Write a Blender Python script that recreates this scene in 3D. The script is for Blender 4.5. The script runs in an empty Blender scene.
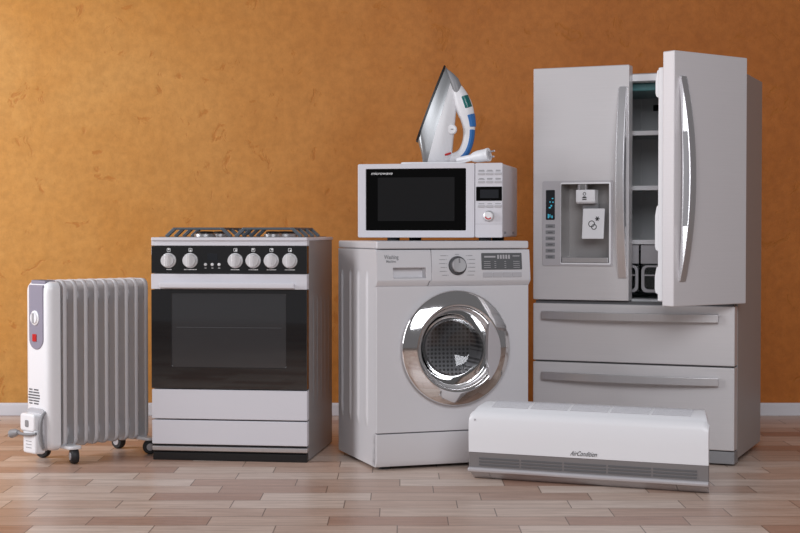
import bpy, bmesh, math, random
from mathutils import Vector, Matrix
random.seed(7)
PI = math.pi
scene = bpy.context.scene
C = scene.collection

# ------------------------------------------------------------------ camera
cam_data = bpy.data.cameras.new('camera')
cam = bpy.data.objects.new('camera', cam_data)
C.objects.link(cam)
cam_data.sensor_width = 36.0
cam_data.lens = 1486.0 / 800.0 * 36.0
cam.location = (0, 0, 0.87)
cam.rotation_euler = (PI / 2 - math.atan((266.5 - 232.3) / 1486.0), 0, 0)
cam_data.clip_end = 100
scene.camera = cam

# ------------------------------------------------------------------ world, lights, exposure
scene.view_settings.view_transform = 'Standard'
scene.view_settings.look = 'None'
scene.view_settings.gamma = 1
scene.view_settings.use_curve_mapping = False
scene.view_settings.exposure = 0.0
world = bpy.data.worlds.new('world')
scene.world = world
world.use_nodes = True
world.node_tree.nodes['Background'].inputs[0].default_value = (0.95, 0.92, 0.95, 1)
world.node_tree.nodes['Background'].inputs[1].default_value = 0.16


def area(name, loc, target, sx, sy, power, col):
    l = bpy.data.lights.new(name, 'AREA')
    l.shape = 'RECTANGLE'
    l.size, l.size_y = sx, sy
    l.energy = power
    l.color = col
    o = bpy.data.objects.new(name, l)
    C.objects.link(o)
    o.location = loc
    d = Vector(target) - Vector(loc)
    o.rotation_euler = d.to_track_quat('-Z', 'Y').to_euler()
    return o


area('window_light', (-3.5, 4.9, 1.8), (-0.6, 6.5, 0.9), 1.6, 2.2, 84, (0.95, 0.955, 1.0))
area('front_fill_light', (0.7, 1.0, 2.5), (0.5, 5.5, 0.55), 2.8, 1.6, 106, (0.93, 0.945, 1.0))  # unseen fill lamp, added to light the appliance fronts

# ------------------------------------------------------------------ materials
def new_mat(name):
    m = bpy.data.materials.new(name)
    m.use_nodes = True
    nt = m.node_tree
    return m, nt, nt.nodes['Principled BSDF']


def mat(name, col, rough=0.5, metal=0.0, coat=0.0, emit=None, estr=0.0, noise=0.0, spec=0.5):
    m, nt, b = new_mat(name)
    b.inputs['Base Color'].default_value = (*col, 1)
    b.inputs['Roughness'].default_value = rough
    b.inputs['Metallic'].default_value = metal
    b.inputs['Coat Weight'].default_value = coat
    b.inputs['Specular IOR Level'].default_value = spec
    if emit:
        b.inputs['Emission Color'].default_value = (*emit, 1)
        b.inputs['Emission Strength'].default_value = estr
    if noise > 0:
        tc = nt.nodes.new('ShaderNodeTexCoord')
        n = nt.nodes.new('ShaderNodeTexNoise')
        n.inputs['Scale'].default_value = 60
        nt.links.new(tc.outputs['Object'], n.inputs['Vector'])
        r = nt.nodes.new('ShaderNodeMapRange')
        r.inputs['To Min'].default_value = max(0, rough - noise)
        r.inputs['To Max'].default_value = rough + noise
        nt.links.new(n.outputs['Fac'], r.inputs['Value'])
        nt.links.new(r.outputs['Result'], b.inputs['Roughness'])
    return m


def brushed(name, col, rough=0.35, metal=0.8, scale=(4, 4, 400), amt=0.12):
    m, nt, b = new_mat(name)
    b.inputs['Metallic'].default_value = metal
    tc = nt.nodes.new('ShaderNodeTexCoord')
    mp = nt.nodes.new('ShaderNodeMapping')
    mp.inputs['Scale'].default_value = scale
    n = nt.nodes.new('ShaderNodeTexNoise')
    n.inputs['Scale'].default_value = 1
    n.inputs['Detail'].default_value = 3
    nt.links.new(tc.outputs['Object'], mp.inputs['Vector'])
    nt.links.new(mp.outputs['Vector'], n.inputs['Vector'])
    r = nt.nodes.new('ShaderNodeMapRange')
    r.inputs['To Min'].default_value = rough - amt / 2
    r.inputs['To Max'].default_value = rough + amt / 2
    nt.links.new(n.outputs['Fac'], r.inputs['Value'])
    nt.links.new(r.outputs['Result'], b.inputs['Roughness'])
    mx = nt.nodes.new('ShaderNodeMixRGB')
    mx.inputs['Color1'].default_value = (*[c * 0.96 for c in col], 1)
    mx.inputs['Color2'].default_value = (*[min(1, c * 1.04) for c in col], 1)
    nt.links.new(n.outputs['Fac'], mx.inputs['Fac'])
    nt.links.new(mx.outputs['Color'], b.inputs['Base Color'])
    return m


def glass_mat(name, tint, gloss, rough=0.02):
    m, nt, b = new_mat(name)
    nt.nodes.remove(b)
    out = [n for n in nt.nodes if n.type == 'OUTPUT_MATERIAL'][0]
    t = nt.nodes.new('ShaderNodeBsdfTransparent')
    t.inputs[0].default_value = (*tint, 1)
    g = nt.nodes.new('ShaderNodeBsdfGlossy')
    g.inputs['Roughness'].default_value = rough
    lw = nt.nodes.new('ShaderNodeFresnel')
    lw.inputs[0].default_value = 1.5
    ad = nt.nodes.new('ShaderNodeMath')
    ad.operation = 'MULTIPLY_ADD'
    ad.inputs[1].default_value = 1.0
    ad.inputs[2].default_value = gloss
    nt.links.new(lw.outputs[0], ad.inputs[0])
    mx = nt.nodes.new('ShaderNodeMixShader')
    nt.links.new(ad.outputs[0], mx.inputs[0])
    nt.links.new(t.outputs[0], mx.inputs[1])
    nt.links.new(g.outputs[0], mx.inputs[2])
    nt.links.new(mx.outputs[0], out.inputs[0])
    return m


M = {}
M['white'] = mat('white_enamel', (0.70, 0.69, 0.73), 0.38, noise=0.03)
M['bright_white'] = mat('bright_white_plastic', (0.86, 0.86, 0.88), 0.35, noise=0.03)
M['washer_white'] = mat('washer_enamel', (0.70, 0.69, 0.71), 0.35, noise=0.03)
M['seam'] = mat('dark_seam', (0.10, 0.10, 0.11), 0.6)
M['black'] = mat('black_plastic', (0.012, 0.012, 0.013), 0.35)
M['black_glass'] = mat('black_glass', (0.006, 0.006, 0.007), 0.03, spec=1.0)
M['black_glass'].node_tree.nodes['Principled BSDF'].inputs['IOR'].default_value = 1.62
M['jet_glass'] = mat('jet_black_glass', (0.003, 0.003, 0.003), 0.08, spec=0.15)
M['window_glass'] = mat('smoked_window_glass', (0.034, 0.034, 0.036), 0.05, spec=1.0)
M['window_glass'].node_tree.nodes['Principled BSDF'].inputs['IOR'].default_value = 1.62
M['rubber'] = mat('black_rubber', (0.02, 0.02, 0.022), 0.55)
M['gasket'] = mat('dark_grey_rubber', (0.07, 0.07, 0.075), 0.45)
M['grey'] = mat('mid_grey_plastic', (0.26, 0.26, 0.27), 0.45)
M['light_grey'] = mat('light_grey_plastic', (0.50, 0.49, 0.51), 0.45)
M['dark_grey'] = mat('dark_grey_plastic', (0.13, 0.13, 0.135), 0.45)
M['radiator'] = mat('radiator_paint', (0.61, 0.595, 0.605), 0.35, noise=0.03)
M['lilac'] = mat('lilac_grey_plastic', (0.30, 0.28, 0.35), 0.3)
M['red'] = mat('red_plastic', (0.55, 0.02, 0.02), 0.3)
M['chrome'] = mat('chrome', (0.80, 0.79, 0.79), 0.07, 1.0)
M['satin'] = brushed('satin_metal', (0.70, 0.69, 0.70), 0.34, 0.85, (300, 300, 3), 0.06)
M['knob'] = mat('knob_silver', (0.80, 0.79, 0.80), 0.28, 0.25)
M['skirt'] = mat('iron_skirt_metal', (0.36, 0.37, 0.375), 0.38, 0.7)
M['steel'] = brushed('brushed_steel', (0.70, 0.68, 0.685), 0.40, 0.30)
M['door_steel'] = brushed('pale_door_steel', (0.72, 0.69, 0.70), 0.42, 0.12)
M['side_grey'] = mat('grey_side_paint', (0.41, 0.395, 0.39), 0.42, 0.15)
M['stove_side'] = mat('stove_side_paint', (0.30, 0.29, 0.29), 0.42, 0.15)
M['iron_cast'] = mat('cast_iron_grey', (0.12, 0.14, 0.16), 0.4, 0.3, noise=0.08)
M['liner'] = mat('fridge_liner', (0.78, 0.79, 0.80), 0.45)
M['bright_trim'] = mat('bright_trim', (0.82, 0.82, 0.84), 0.2, 0.6)
M['recess'] = brushed('recess_metal', (0.40, 0.385, 0.38), 0.35, 0.5)
M['clear'] = glass_mat('clear_plastic', (0.80, 0.84, 0.84), 0.03)
M['teal'] = mat('teal_cover', (0.10, 0.24, 0.25), 0.3)
M['bowl_glass'] = glass_mat('door_bowl_glass', (0.80, 0.80, 0.81), 0.03)
M['mark_white'] = mat('white_print', (0.75, 0.75, 0.75), 0.5)
M['mark_grey'] = mat('grey_print', (0.25, 0.25, 0.26), 0.5)
M['light_mark'] = mat('pale_grey_print', (0.36, 0.36, 0.37), 0.5)
M['mark_black'] = mat('black_print', (0.03, 0.03, 0.03), 0.5)
M['cyan'] = mat('cyan_digits', (0.02, 0.2, 0.3), 0.4, emit=(0.08, 0.55, 0.75), estr=0.5)
M['screen'] = mat('dark_screen', (0.02, 0.022, 0.026), 0.12)
M['lcd'] = mat('grey_lcd', (0.13, 0.135, 0.14), 0.25)
M['blue'] = mat('blue_plastic', (0.03, 0.16, 0.44), 0.3)
M['green'] = mat('teal_green_plastic', (0.01, 0.14, 0.13), 0.25)
M['taupe'] = mat('taupe_plastic', (0.26, 0.245, 0.245), 0.4, 0.3)
M['silver_plastic'] = mat('silver_plastic', (0.60, 0.58, 0.60), 0.3, 0.3)
M['baseboard'] = mat('baseboard_paint', (0.72, 0.72, 0.76), 0.4)


def drum_mat():
    m, nt, b = new_mat('perforated_drum')
    b.inputs['Metallic'].default_value = 0.5
    b.inputs['Roughness'].default_value = 0.3
    tc = nt.nodes.new('ShaderNodeTexCoord')
    v = nt.nodes.new('ShaderNodeTexVoronoi')
    v.voronoi_dimensions = '2D'
    v.inputs['Scale'].default_value = 62
    v.inputs['Randomness'].default_value = 0.0
    sp = nt.nodes.new('ShaderNodeSeparateXYZ')
    cb = nt.nodes.new('ShaderNodeCombineXYZ')
    nt.links.new(tc.outputs['Object'], sp.inputs[0])
    nt.links.new(sp.outputs['X'], cb.inputs[0])
    nt.links.new(sp.outputs['Z'], cb.inputs[1])
    nt.links.new(cb.outputs[0], v.inputs['Vector'])
    r = nt.nodes.new('ShaderNodeValToRGB')
    r.color_ramp.elements[0].position = 0.28
    r.color_ramp.elements[0].color = (0.20, 0.20, 0.20, 1)
    r.color_ramp.elements[1].position = 0.36
    r.color_ramp.elements[1].color = (0.72, 0.72, 0.73, 1)
    nt.links.new(v.outputs['Distance'], r.inputs['Fac'])
    nt.links.new(r.outputs['Color'], b.inputs['Base Color'])
    return m


M['drum'] = drum_mat()


def wall_mat():
    m, nt, b = new_mat('orange_plaster')
    L = nt.links.new
    tc = nt.nodes.new('ShaderNodeTexCoord')

    def noise(scale, detail, rough=0.55, dist=0.0):
        n = nt.nodes.new('ShaderNodeTexNoise')
        n.inputs['Scale'].default_value = scale
        n.inputs['Detail'].default_value = detail
        n.inputs['Roughness'].default_value = rough
        n.inputs['Distortion'].default_value = dist
        L(tc.outputs['Object'], n.inputs['Vector'])
        return n

    def ramp(src, stops):
        r = nt.nodes.new('ShaderNodeValToRGB')
        e = r.color_ramp.elements
        e[0].position, e[0].color = stops[0]
        e[1].position, e[1].color = stops[1]
        for p, c in stops[2:]:
            k = e.new(p)
            k.color = c
        L(src, r.inputs['Fac'])
        return r
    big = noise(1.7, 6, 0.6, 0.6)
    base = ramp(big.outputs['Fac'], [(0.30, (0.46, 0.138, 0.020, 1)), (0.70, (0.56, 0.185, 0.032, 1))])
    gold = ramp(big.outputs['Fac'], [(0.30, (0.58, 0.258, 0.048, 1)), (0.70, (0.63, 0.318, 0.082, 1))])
    # golden-to-rust plaster shift; its brighter left puts window light into the colour
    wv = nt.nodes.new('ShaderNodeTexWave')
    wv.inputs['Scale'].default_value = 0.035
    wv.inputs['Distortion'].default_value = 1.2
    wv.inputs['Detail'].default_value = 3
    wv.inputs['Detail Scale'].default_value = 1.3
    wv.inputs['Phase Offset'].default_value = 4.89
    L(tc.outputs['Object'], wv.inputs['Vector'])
    lit_wash = nt.nodes.new('ShaderNodeMixRGB')
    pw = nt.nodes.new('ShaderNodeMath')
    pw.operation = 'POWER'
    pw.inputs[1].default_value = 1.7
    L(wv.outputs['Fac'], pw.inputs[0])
    L(pw.outputs[0], lit_wash.inputs['Fac'])
    L(base.outputs['Color'], lit_wash.inputs['Color1'])
    L(gold.outputs['Color'], lit_wash.inputs['Color2'])
    fine = noise(26, 6, 0.65)
    fr = ramp(fine.outputs['Fac'], [(0.35, (0.90, 0.89, 0.87, 1)), (0.65, (1.06, 1.07, 1.10, 1))])
    mul = nt.nodes.new('ShaderNodeMixRGB')
    mul.blend_type = 'MULTIPLY'
    mul.inputs['Fac'].default_value = 1
    L(lit_wash.outputs['Color'], mul.inputs['Color1'])
    L(fr.outputs['Color'], mul.inputs['Color2'])
    # chips and scratches in the plaster
    sp = noise(7.5, 5, 0.66, 1.1)
    spr = ramp(sp.outputs['Fac'], [(0.61, (0, 0, 0, 1)), (0.67, (1, 1, 1, 1))])
    chip = nt.nodes.new('ShaderNodeMixRGB')
    chip.inputs['Color2'].default_value = (0.46, 0.150, 0.018, 1)
    mf = nt.nodes.new('ShaderNodeMath')
    mf.operation = 'MULTIPLY'
    mf.inputs[1].default_value = 0.6
    L(spr.outputs['Color'], mf.inputs[0])
    L(mf.outputs[0], chip.inputs['Fac'])
    L(mul.outputs['Color'], chip.inputs['Color1'])
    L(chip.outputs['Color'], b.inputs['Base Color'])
    b.inputs['Roughness'].default_value = 0.58
    b.inputs['Specular IOR Level'].default_value = 0.32
    bp = nt.nodes.new('ShaderNodeBump')
    bp.inputs['Strength'].default_value = 0.25
    bp.inputs['Distance'].default_value = 0.01
    ad = nt.nodes.new('ShaderNodeMath')
    ad.operation = 'SUBTRACT'
    L(fine.outputs['Fac'], ad.inputs[0])
    L(spr.outputs['Color'], ad.inputs[1])
    L(ad.outputs[0], bp.inputs['Height'])
    L(bp.outputs['Normal'], b.inputs['Normal'])
    return m


def floor_mat():
    m, nt, b = new_mat('parquet')
    L = nt.links.new
    RW, PL, FLOOR_Y = 0.1375, 0.36, 4.53

    def math_n(op, a, c=None):
        n = nt.nodes.new('ShaderNodeMath')
        n.operation = op
        for i, v in enumerate((a, c)):
            if v is None:
                continue
            if isinstance(v, (int, float)):
                n.inputs[i].default_value = v
            else:
                L(v, n.inputs[i])
        return n.outputs[0]
    tc = nt.nodes.new('ShaderNodeTexCoord')
    sep = nt.nodes.new('ShaderNodeSeparateXYZ')
    L(tc.outputs['Object'], sep.inputs[0])
    yv = math_n('DIVIDE', math_n('SUBTRACT', sep.outputs['Y'], FLOOR_Y), RW)
    row = math_n('FLOOR', yv)
    fy = math_n('FRACT', yv)
    wn = nt.nodes.new('ShaderNodeTexWhiteNoise')
    wn.noise_dimensions = '1D'
    L(row, wn.inputs['W'])
    half = math_n('MULTIPLY', math_n('MODULO', row, 2), 0.45)
    off = math_n('ADD', half, math_n('MULTIPLY', wn.outputs['Value'], 0.3))
    xv = math_n('ADD', math_n('DIVIDE', sep.outputs['X'], PL), off)
    colm = math_n('FLOOR', xv)
    fx = math_n('FRACT', xv)
    cmb = nt.nodes.new('ShaderNodeCombineXYZ')
    L(colm, cmb.inputs[0])
    L(row, cmb.inputs[1])
    w2 = nt.nodes.new('ShaderNodeTexWhiteNoise')
    w2.noise_dimensions = '3D'
    L(cmb.outputs[0], w2.inputs['Vector'])
    r = nt.nodes.new('ShaderNodeValToRGB')
    e = r.color_ramp.elements
    e[0].position, e[0].color = 0.0, (0.42, 0.25, 0.185, 1)
    e[1].position, e[1].color = 1.0, (0.72, 0.60, 0.52, 1)
    for p, c in [(0.22, (0.54, 0.38, 0.30, 1)), (0.55, (0.63, 0.49, 0.405, 1))]:
        k = e.new(p)
        k.color = c
    L(w2.outputs['Value'], r.inputs['Fac'])
    # grain
    mp = nt.nodes.new('ShaderNodeMapping')
    mp.inputs['Scale'].default_value = (3.0, 28.0, 1.0)
    L(tc.outputs['Object'], mp.inputs['Vector'])
    addv = nt.nodes.new('ShaderNodeVectorMath')
    addv.operation = 'MULTIPLY_ADD'
    L(w2.outputs['Color'], addv.inputs[0])
    addv.inputs[1].default_value = (40, 40, 40)
    L(mp.outputs['Vector'], addv.inputs[2])
    g = nt.nodes.new('ShaderNodeTexNoise')
    g.inputs['Scale'].default_value = 1.6
    g.inputs['Detail'].default_value = 5
    g.inputs['Roughness'].default_value = 0.6
    g.inputs['Distortion'].default_value = 0.8
    L(addv.outputs[0], g.inputs['Vector'])
    gr = nt.nodes.new('ShaderNodeValToRGB')
    gr.color_ramp.elements[0].position = 0.3
    gr.color_ramp.elements[0].color = (0.76, 0.70, 0.66, 1)
    gr.color_ramp.elements[1].position = 0.65
    gr.color_ramp.elements[1].color = (1.06, 1.06, 1.06, 1)
    L(g.outputs['Fac'], gr.inputs['Fac'])
    mul = nt.nodes.new('ShaderNodeMixRGB')
    mul.blend_type = 'MULTIPLY'
    mul.inputs['Fac'].default_value = 1
    L(r.outputs['Color'], mul.inputs['Color1'])
    L(gr.outputs['Color'], mul.inputs['Color2'])
    # joints
    dx = math_n('MULTIPLY', math_n('MINIMUM', fx, math_n('SUBTRACT', 1.0, fx)), PL)
    dy = math_n('MULTIPLY', math_n('MINIMUM', fy, math_n('SUBTRACT', 1.0, fy)), RW)
    jx = math_n('LESS_THAN', dx, 0.0017)
    jy = math_n('LESS_THAN', dy, 0.0017)
    j = math_n('MAXIMUM', jx, jy)
    mx = nt.nodes.new('ShaderNodeMixRGB')
    mx.inputs['Color2'].default_value = (0.13, 0.075, 0.05, 1)
    L(math_n('MULTIPLY', j, 0.85), mx.inputs['Fac'])
    L(mul.outputs['Color'], mx.inputs['Color1'])
    L(mx.outputs['Color'], b.inputs['Base Color'])
    rr = nt.nodes.new('ShaderNodeMapRange')
    rr.inputs['To Min'].default_value = 0.26
    rr.inputs['To Max'].default_value = 0.42
    L(g.outputs['Fac'], rr.inputs['Value'])
    L(rr.outputs['Result'], b.inputs['Roughness'])
    bp = nt.nodes.new('ShaderNodeBump')
    bp.inputs['Strength'].default_value = 0.3
    bp.inputs['Distance'].default_value = 0.003
    L(math_n('SUBTRACT', math_n('MULTIPLY', g.outputs['Fac'], 0.25), j), bp.inputs['Height'])
    L(bp.outputs['Normal'], b.inputs['Normal'])
    return m


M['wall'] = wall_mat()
M['floor'] = floor_mat()

# ------------------------------------------------------------------ mesh helpers
class MB:
    def __init__(self):
        self.bm = bmesh.new()
        self.mi = 0
        self.X = Matrix.Identity(4)

    def _v(self, p):
        return self.bm.verts.new(self.X @ Vector(p))

    def _f(self, vs):
        try:
            f = self.bm.faces.new(vs)
            f.material_index = self.mi
            return f
        except ValueError:
            return None

    def box(self, x0, x1, y0, y1, z0, z1):
        v = [self._v((x, y, z)) for x in (x0, x1) for y in (y0, y1) for z in (z0, z1)]
        for q in ((0, 1, 3, 2), (4, 6, 7, 5), (0, 4, 5, 1), (2, 3, 7, 6), (0, 2, 6, 4), (1, 5, 7, 3)):
            self._f([v[i] for i in q])
        return self

    @staticmethod
    def _p(axis, u, v, a):
        return {'x': (a, u, v), 'y': (u, a, v), 'z': (u, v, a)}[axis]

    def prism(self, pts, axis, a0, a1):
        A = [self._v(self._p(axis, u, v, a0)) for u, v in pts]
        B = [self._v(self._p(axis, u, v, a1)) for u, v in pts]
        n = len(pts)
        self._f(A[::-1])
        self._f(B)
        for i in range(n):
            self._f([A[i], A[(i + 1) % n], B[(i + 1) % n], B[i]])
        return self

    def ring(self, outer, inner, axis, a0, a1):
        n = len(outer)
        L = [[self._v(self._p(axis, u, v, a)) for u, v in pts] for pts, a in
             ((outer, a0), (inner, a0), (inner, a1), (outer, a1))]
        for k in range(4):
            P, Q = L[k], L[(k + 1) % 4]
            for i in range(n):
                self._f([P[i], P[(i + 1) % n], Q[(i + 1) % n], Q[i]])
        return self

    def loft(self, loops, cap0=True, cap1=True, closed=True):
        V = [[self._v(p) for p in l] for l in loops]
        n = len(V[0])
        for a, b in zip(V, V[1:]):
            for i in range(n if closed else n - 1):
                self._f([a[i], a[(i + 1) % n], b[(i + 1) % n], b[i]])
        if cap0:
            self._f(V[0][::-1])
        if cap1:
            self._f(V[-1])
        return self

    def lathe(self, prof, c=(0, 0, 0), axis='z', n=32, cap=True):
        """prof: list of (radius, along axis)."""
        loops = []
        for r, h in prof:
            r = max(r, 1e-5)
            l = []
            for i in range(n):
                t = 2 * PI * i / n
                u, v = r * math.cos(t), r * math.sin(t)
                p = self._p(axis, u, v, h)
                l.append((p[0] + c[0], p[1] + c[1], p[2] + c[2]))
            loops.append(l)
        return self.loft(loops, cap, cap)

    def cyl(self, c, r, a0, a1, axis='z', n=24):
        return self.lathe([(r, a0), (r, a1)], c, axis, n)

    def tube(self, pts, rad, n=10, cap=True, flat=1.0):
        pts = [Vector(p) for p in pts]
        loops = []
        up = None
        for i, p in enumerate(pts):
            t = (pts[min(i + 1, len(pts) - 1)] - pts[max(i - 1, 0)]).normalized()
            if up is None:
                up = Vector((0, 0, 1)) if abs(t.z) < 0.9 else Vector((0, 1, 0))
            side = t.cross(up).normalized()
            up = side.cross(t).normalized()
            r = rad[i] if isinstance(rad, (list, tuple)) else rad
            loops.append([p + side * (r * math.cos(2 * PI * k / n)) + up * (r * flat * math.sin(2 * PI * k / n))
                          for k in range(n)])
        return self.loft(loops, cap, cap)

    def sweep(self, frames):
        """frames: list of 4-point loops."""
        return self.loft(frames)

    def build(self, name, mats, parent=None, bev=0.0, seg=2, smooth=35, loc=None, rot=None):
        bm = self.bm
        bmesh.ops.remove_doubles(bm, verts=bm.verts, dist=1e-6)
        bmesh.ops.recalc_face_normals(bm, faces=bm.faces)
        me = bpy.data.meshes.new(name)
        bm.to_mesh(me)
        bm.free()
        if not isinstance(mats, (list, tuple)):
            mats = [mats]
        for m in mats:
            me.materials.append(m)
        o = bpy.data.objects.new(name, me)
        C.objects.link(o)
        for p in me.polygons:
            p.use_smooth = True
        me.set_sharp_from_angle(angle=math.radians(smooth))
        if bev > 0:
            bv = o.modifiers.new('bevel', 'BEVEL')
            bv.width = bev
            bv.segments = seg
            bv.limit_method = 'ANGLE'
            bv.angle_limit = math.radians(40)
            bv.harden_normals = True
        if parent:
            o.parent = parent
        if loc:
            o.location = loc
        if rot:
            o.rotation_euler = rot
        return o


def rrect(x0, x1, z0, z1, r, n=5):
    pts = []
    for cx, cz, a in ((x1 - r, z1 - r, 0), (x0 + r, z1 - r, 90), (x0 + r, z0 + r, 180), (x1 - r, z0 + r, 270)):
        for i in range(n + 1):
            t = math.radians(a + 90 * i / n)
            pts.append((cx + r * math.cos(t), cz + r * math.sin(t)))
    return pts


def circle(cx, cz, r, n=48, rz=None):
    rz = rz or r
    return [(cx + r * math.cos(2 * PI * i / n), cz + rz * math.sin(2 * PI * i / n)) for i in range(n)]


def rect_around(cx, cz, x0, x1, z0, z1, n):
    pts = []
    for i in range(n):
        t = 2 * PI * i / n
        c, s = math.cos(t), math.sin(t)
        k = min(((x1 - cx) / c if c > 1e-9 else (x0 - cx) / c if c < -1e-9 else 1e9),
                ((z1 - cz) / s if s > 1e-9 else (z0 - cz) / s if s < -1e-9 else 1e9))
        pts.append([cx + k * c, cz + k * s])
    for X, Z in ((x0, z0), (x0, z1), (x1, z0), (x1, z1)):
        j = min(range(n), key=lambda i: (pts[i][0] - X) ** 2 + (pts[i][1] - Z) ** 2)
        pts[j] = [X, Z]
    return [tuple(p) for p in pts]


def thing(name, label, cat, loc, rotz=0, group=None):
    o = bpy.data.objects.new(name, None)
    C.objects.link(o)
    o.empty_display_size = 0.1
    o.location = loc
    o.rotation_euler = (0, 0, rotz)
    o['label'] = label
    o['category'] = cat
    if group:
        o['group'] = group
    return o


def struct(o):
    o['kind'] = 'structure'
    return o


def text(name, body, size, m, parent, loc, rot=(PI / 2, 0, 0), shear=0.0, width=None, bold=0.0, align='LEFT'):
    cu = bpy.data.curves.new(name, 'FONT')
    cu.body = body
    cu.size = size
    cu.shear = shear
    cu.extrude = 0.0003
    cu.offset = bold
    cu.align_x = align
    tmp = bpy.data.objects.new(name + '_curve', cu)
    C.objects.link(tmp)
    bpy.context.view_layer.update()
    dg = bpy.context.evaluated_depsgraph_get()
    me = bpy.data.meshes.new_from_object(tmp.evaluated_get(dg))
    bpy.data.objects.remove(tmp)
    bpy.data.curves.remove(cu)
    if width:
        xs = [v.co.x for v in me.vertices]
        k = width / (max(xs) - min(xs))
        for v in me.vertices:
            v.co.x *= k
    me.materials.clear()
    me.materials.append(m)
    o = bpy.data.objects.new(name, me)
    C.objects.link(o)
    o.parent = parent
    o.location = loc
    o.rotation_euler = rot
    return o


# ================================================================== SETTING
WALL_Y = 7.05
b = MB()
b.box(-6, 6, -2.5, WALL_Y + 0.1, -0.1, 0.0)
struct(b.build('floor', M['floor']))
b = MB()
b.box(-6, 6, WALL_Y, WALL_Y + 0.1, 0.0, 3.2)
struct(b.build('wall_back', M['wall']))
b = MB()
b.prism([(WALL_Y, 0.0), (WALL_Y, 0.060), (WALL_Y - 0.008, 0.060), (WALL_Y - 0.016, 0.050), (WALL_Y - 0.018, 0.0)],
        'x', -6, 6)
struct(b.build('baseboard_back', M['baseboard'], bev=0.002))

# ================================================================== GAS STOVE
ST = thing('gas_stove', 'freestanding silver gas stove with black glass oven door, next to the white radiator',
           'stove', (-0.648, 5.631, 0), -0.132)
W2 = 0.302
D = 0.525
# body: shell with pressed grooves down the right side
b = MB()
b.box(-W2 + 0.001, W2 - 0.001, 0.0295, D, 0.006, 0.8373)
for s in (-1, 1):
    for yy in (0.13, 0.21, 0.29, 0.37, 0.45):
        x0 = s * (W2 - 0.001)
        pr = [(yy - 0.014, 0.0), (yy - 0.007, 0.003), (yy + 0.007, 0.003), (yy + 0.014, 0.0)]
        lo = []
        for z, k in ((0.20, 0.05), (0.235, 1), (0.60, 1), (0.635, 0.05)):
            lo.append([(x0 + s * h * k - s * 0.0005, y, z) for y, h in pr])
        b.loft(lo, True, True, True)
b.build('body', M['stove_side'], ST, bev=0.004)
# black foot plinth, silver strip
b = MB()
b.box(-W2 + 0.002, W2 - 0.002, 0.0, 0.0292, 0.0, 0.030)
b.box(-W2 + 0.012, W2 - 0.012, 0.028, D - 0.015, 0.0, 0.0062)
b.build('plinth', M['black'], ST, bev=0.003)
b = MB()
b.box(-W2, W2, -0.004, 0.03, 0.036, 0.054)
b.build('trim_strip', M['satin'], ST, bev=0.004)
b = MB()
b.box(-W2 + 0.006, W2 - 0.006, 0.012, 0.03, 0.03, 0.068)
b.build('shadow_gap', M['black'], ST)
# two drawers
b = MB()
b.box(-W2, W2, -0.006, 0.03, 0.062, 0.154)
b.build('lower_panel', M['white'], ST, bev=0.003)
b = MB()
b.box(-W2, W2, -0.006, 0.03, 0.159, 0.272)
b.build('drawer', M['white'], ST, bev=0.003)
# oven door
dr = MB()
dr.ring(rrect(-W2, W2, 0.276, 0.652, 0.002), rrect(-0.221, 0.221, 0.358, 0.638, 0.008), 'y', -0.010, 0.012)
dr.box(-W2, W2, 0.0119, 0.03, 0.276, 0.652)
door = dr.build('oven_door', M['black_glass'], ST, bev=0.002)
b = MB()
b.prism(rrect(-0.2215, 0.2215, 0.3575, 0.6385, 0.008), 'y', -0.0085, 0.0118)
b.build('window', M['window_glass'], door)
b = MB()
b.box(-0.205, 0.205, -0.0092, -0.0080, 0.508, 0.510)
b.build('rack_line', M['gasket'], door)
b = MB()
b.box(-W2, W2, -0.010, 0.03, 0.654, 0.712)
top_rail = b.build('door_top_rail', M['white'], door, bev=0.002)
b = MB()
b.prism([(-0.026, 0.676), (-0.034, 0.680), (-0.036, 0.672), (-0.034, 0.660), (-0.026, 0.657), (-0.009, 0.661), (-0.009, 0.671)],
        'x', -0.262, 0.258)
b.build('handle', M['white'], door, bev=0.002)
# control panel
b = MB()
b.box(-W2, W2, -0.008, 0.03, 0.714, 0.818)
cp = b.build('control_panel', M['black_glass'], ST, bev=0.002)
b = MB()
b.box(-W2, W2, -0.006, 0.04, 0.819, 0.8385)
b.build('front_strip', M['white'], ST, bev=0.002)
KX = (-0.233, -0.148, 0.027, 0.096, 0.166, 0.237)
proto = None
for kx in KX:
    if proto is None:
        b = MB()
        b.lathe([(0.0285, 0.0), (0.0285, -0.006), (0.026, -0.008), (0.025, -0.024), (0.0235, -0.027), (0.0, -0.028)],
                (0, 0, 0), 'y', 36)
        k = b.build('knob', M['knob'], ST, loc=(kx, -0.0075, 0.763))
        b = MB()
        b.prism([(-0.0075, -0.0235), (0.0075, -0.0235), (0.0075, 0.0235), (-0.0075, 0.0235)], 'y', -0.036, -0.024)
        g = b.build('knob_grip', M['knob'], k, bev=0.003)
        proto = (k, g)
    else:
        k = proto[0].copy()
        C.objects.link(k)
        k.location.x = kx
        g = proto[1].copy()
        C.objects.link(g)
        g.parent = k
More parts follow.
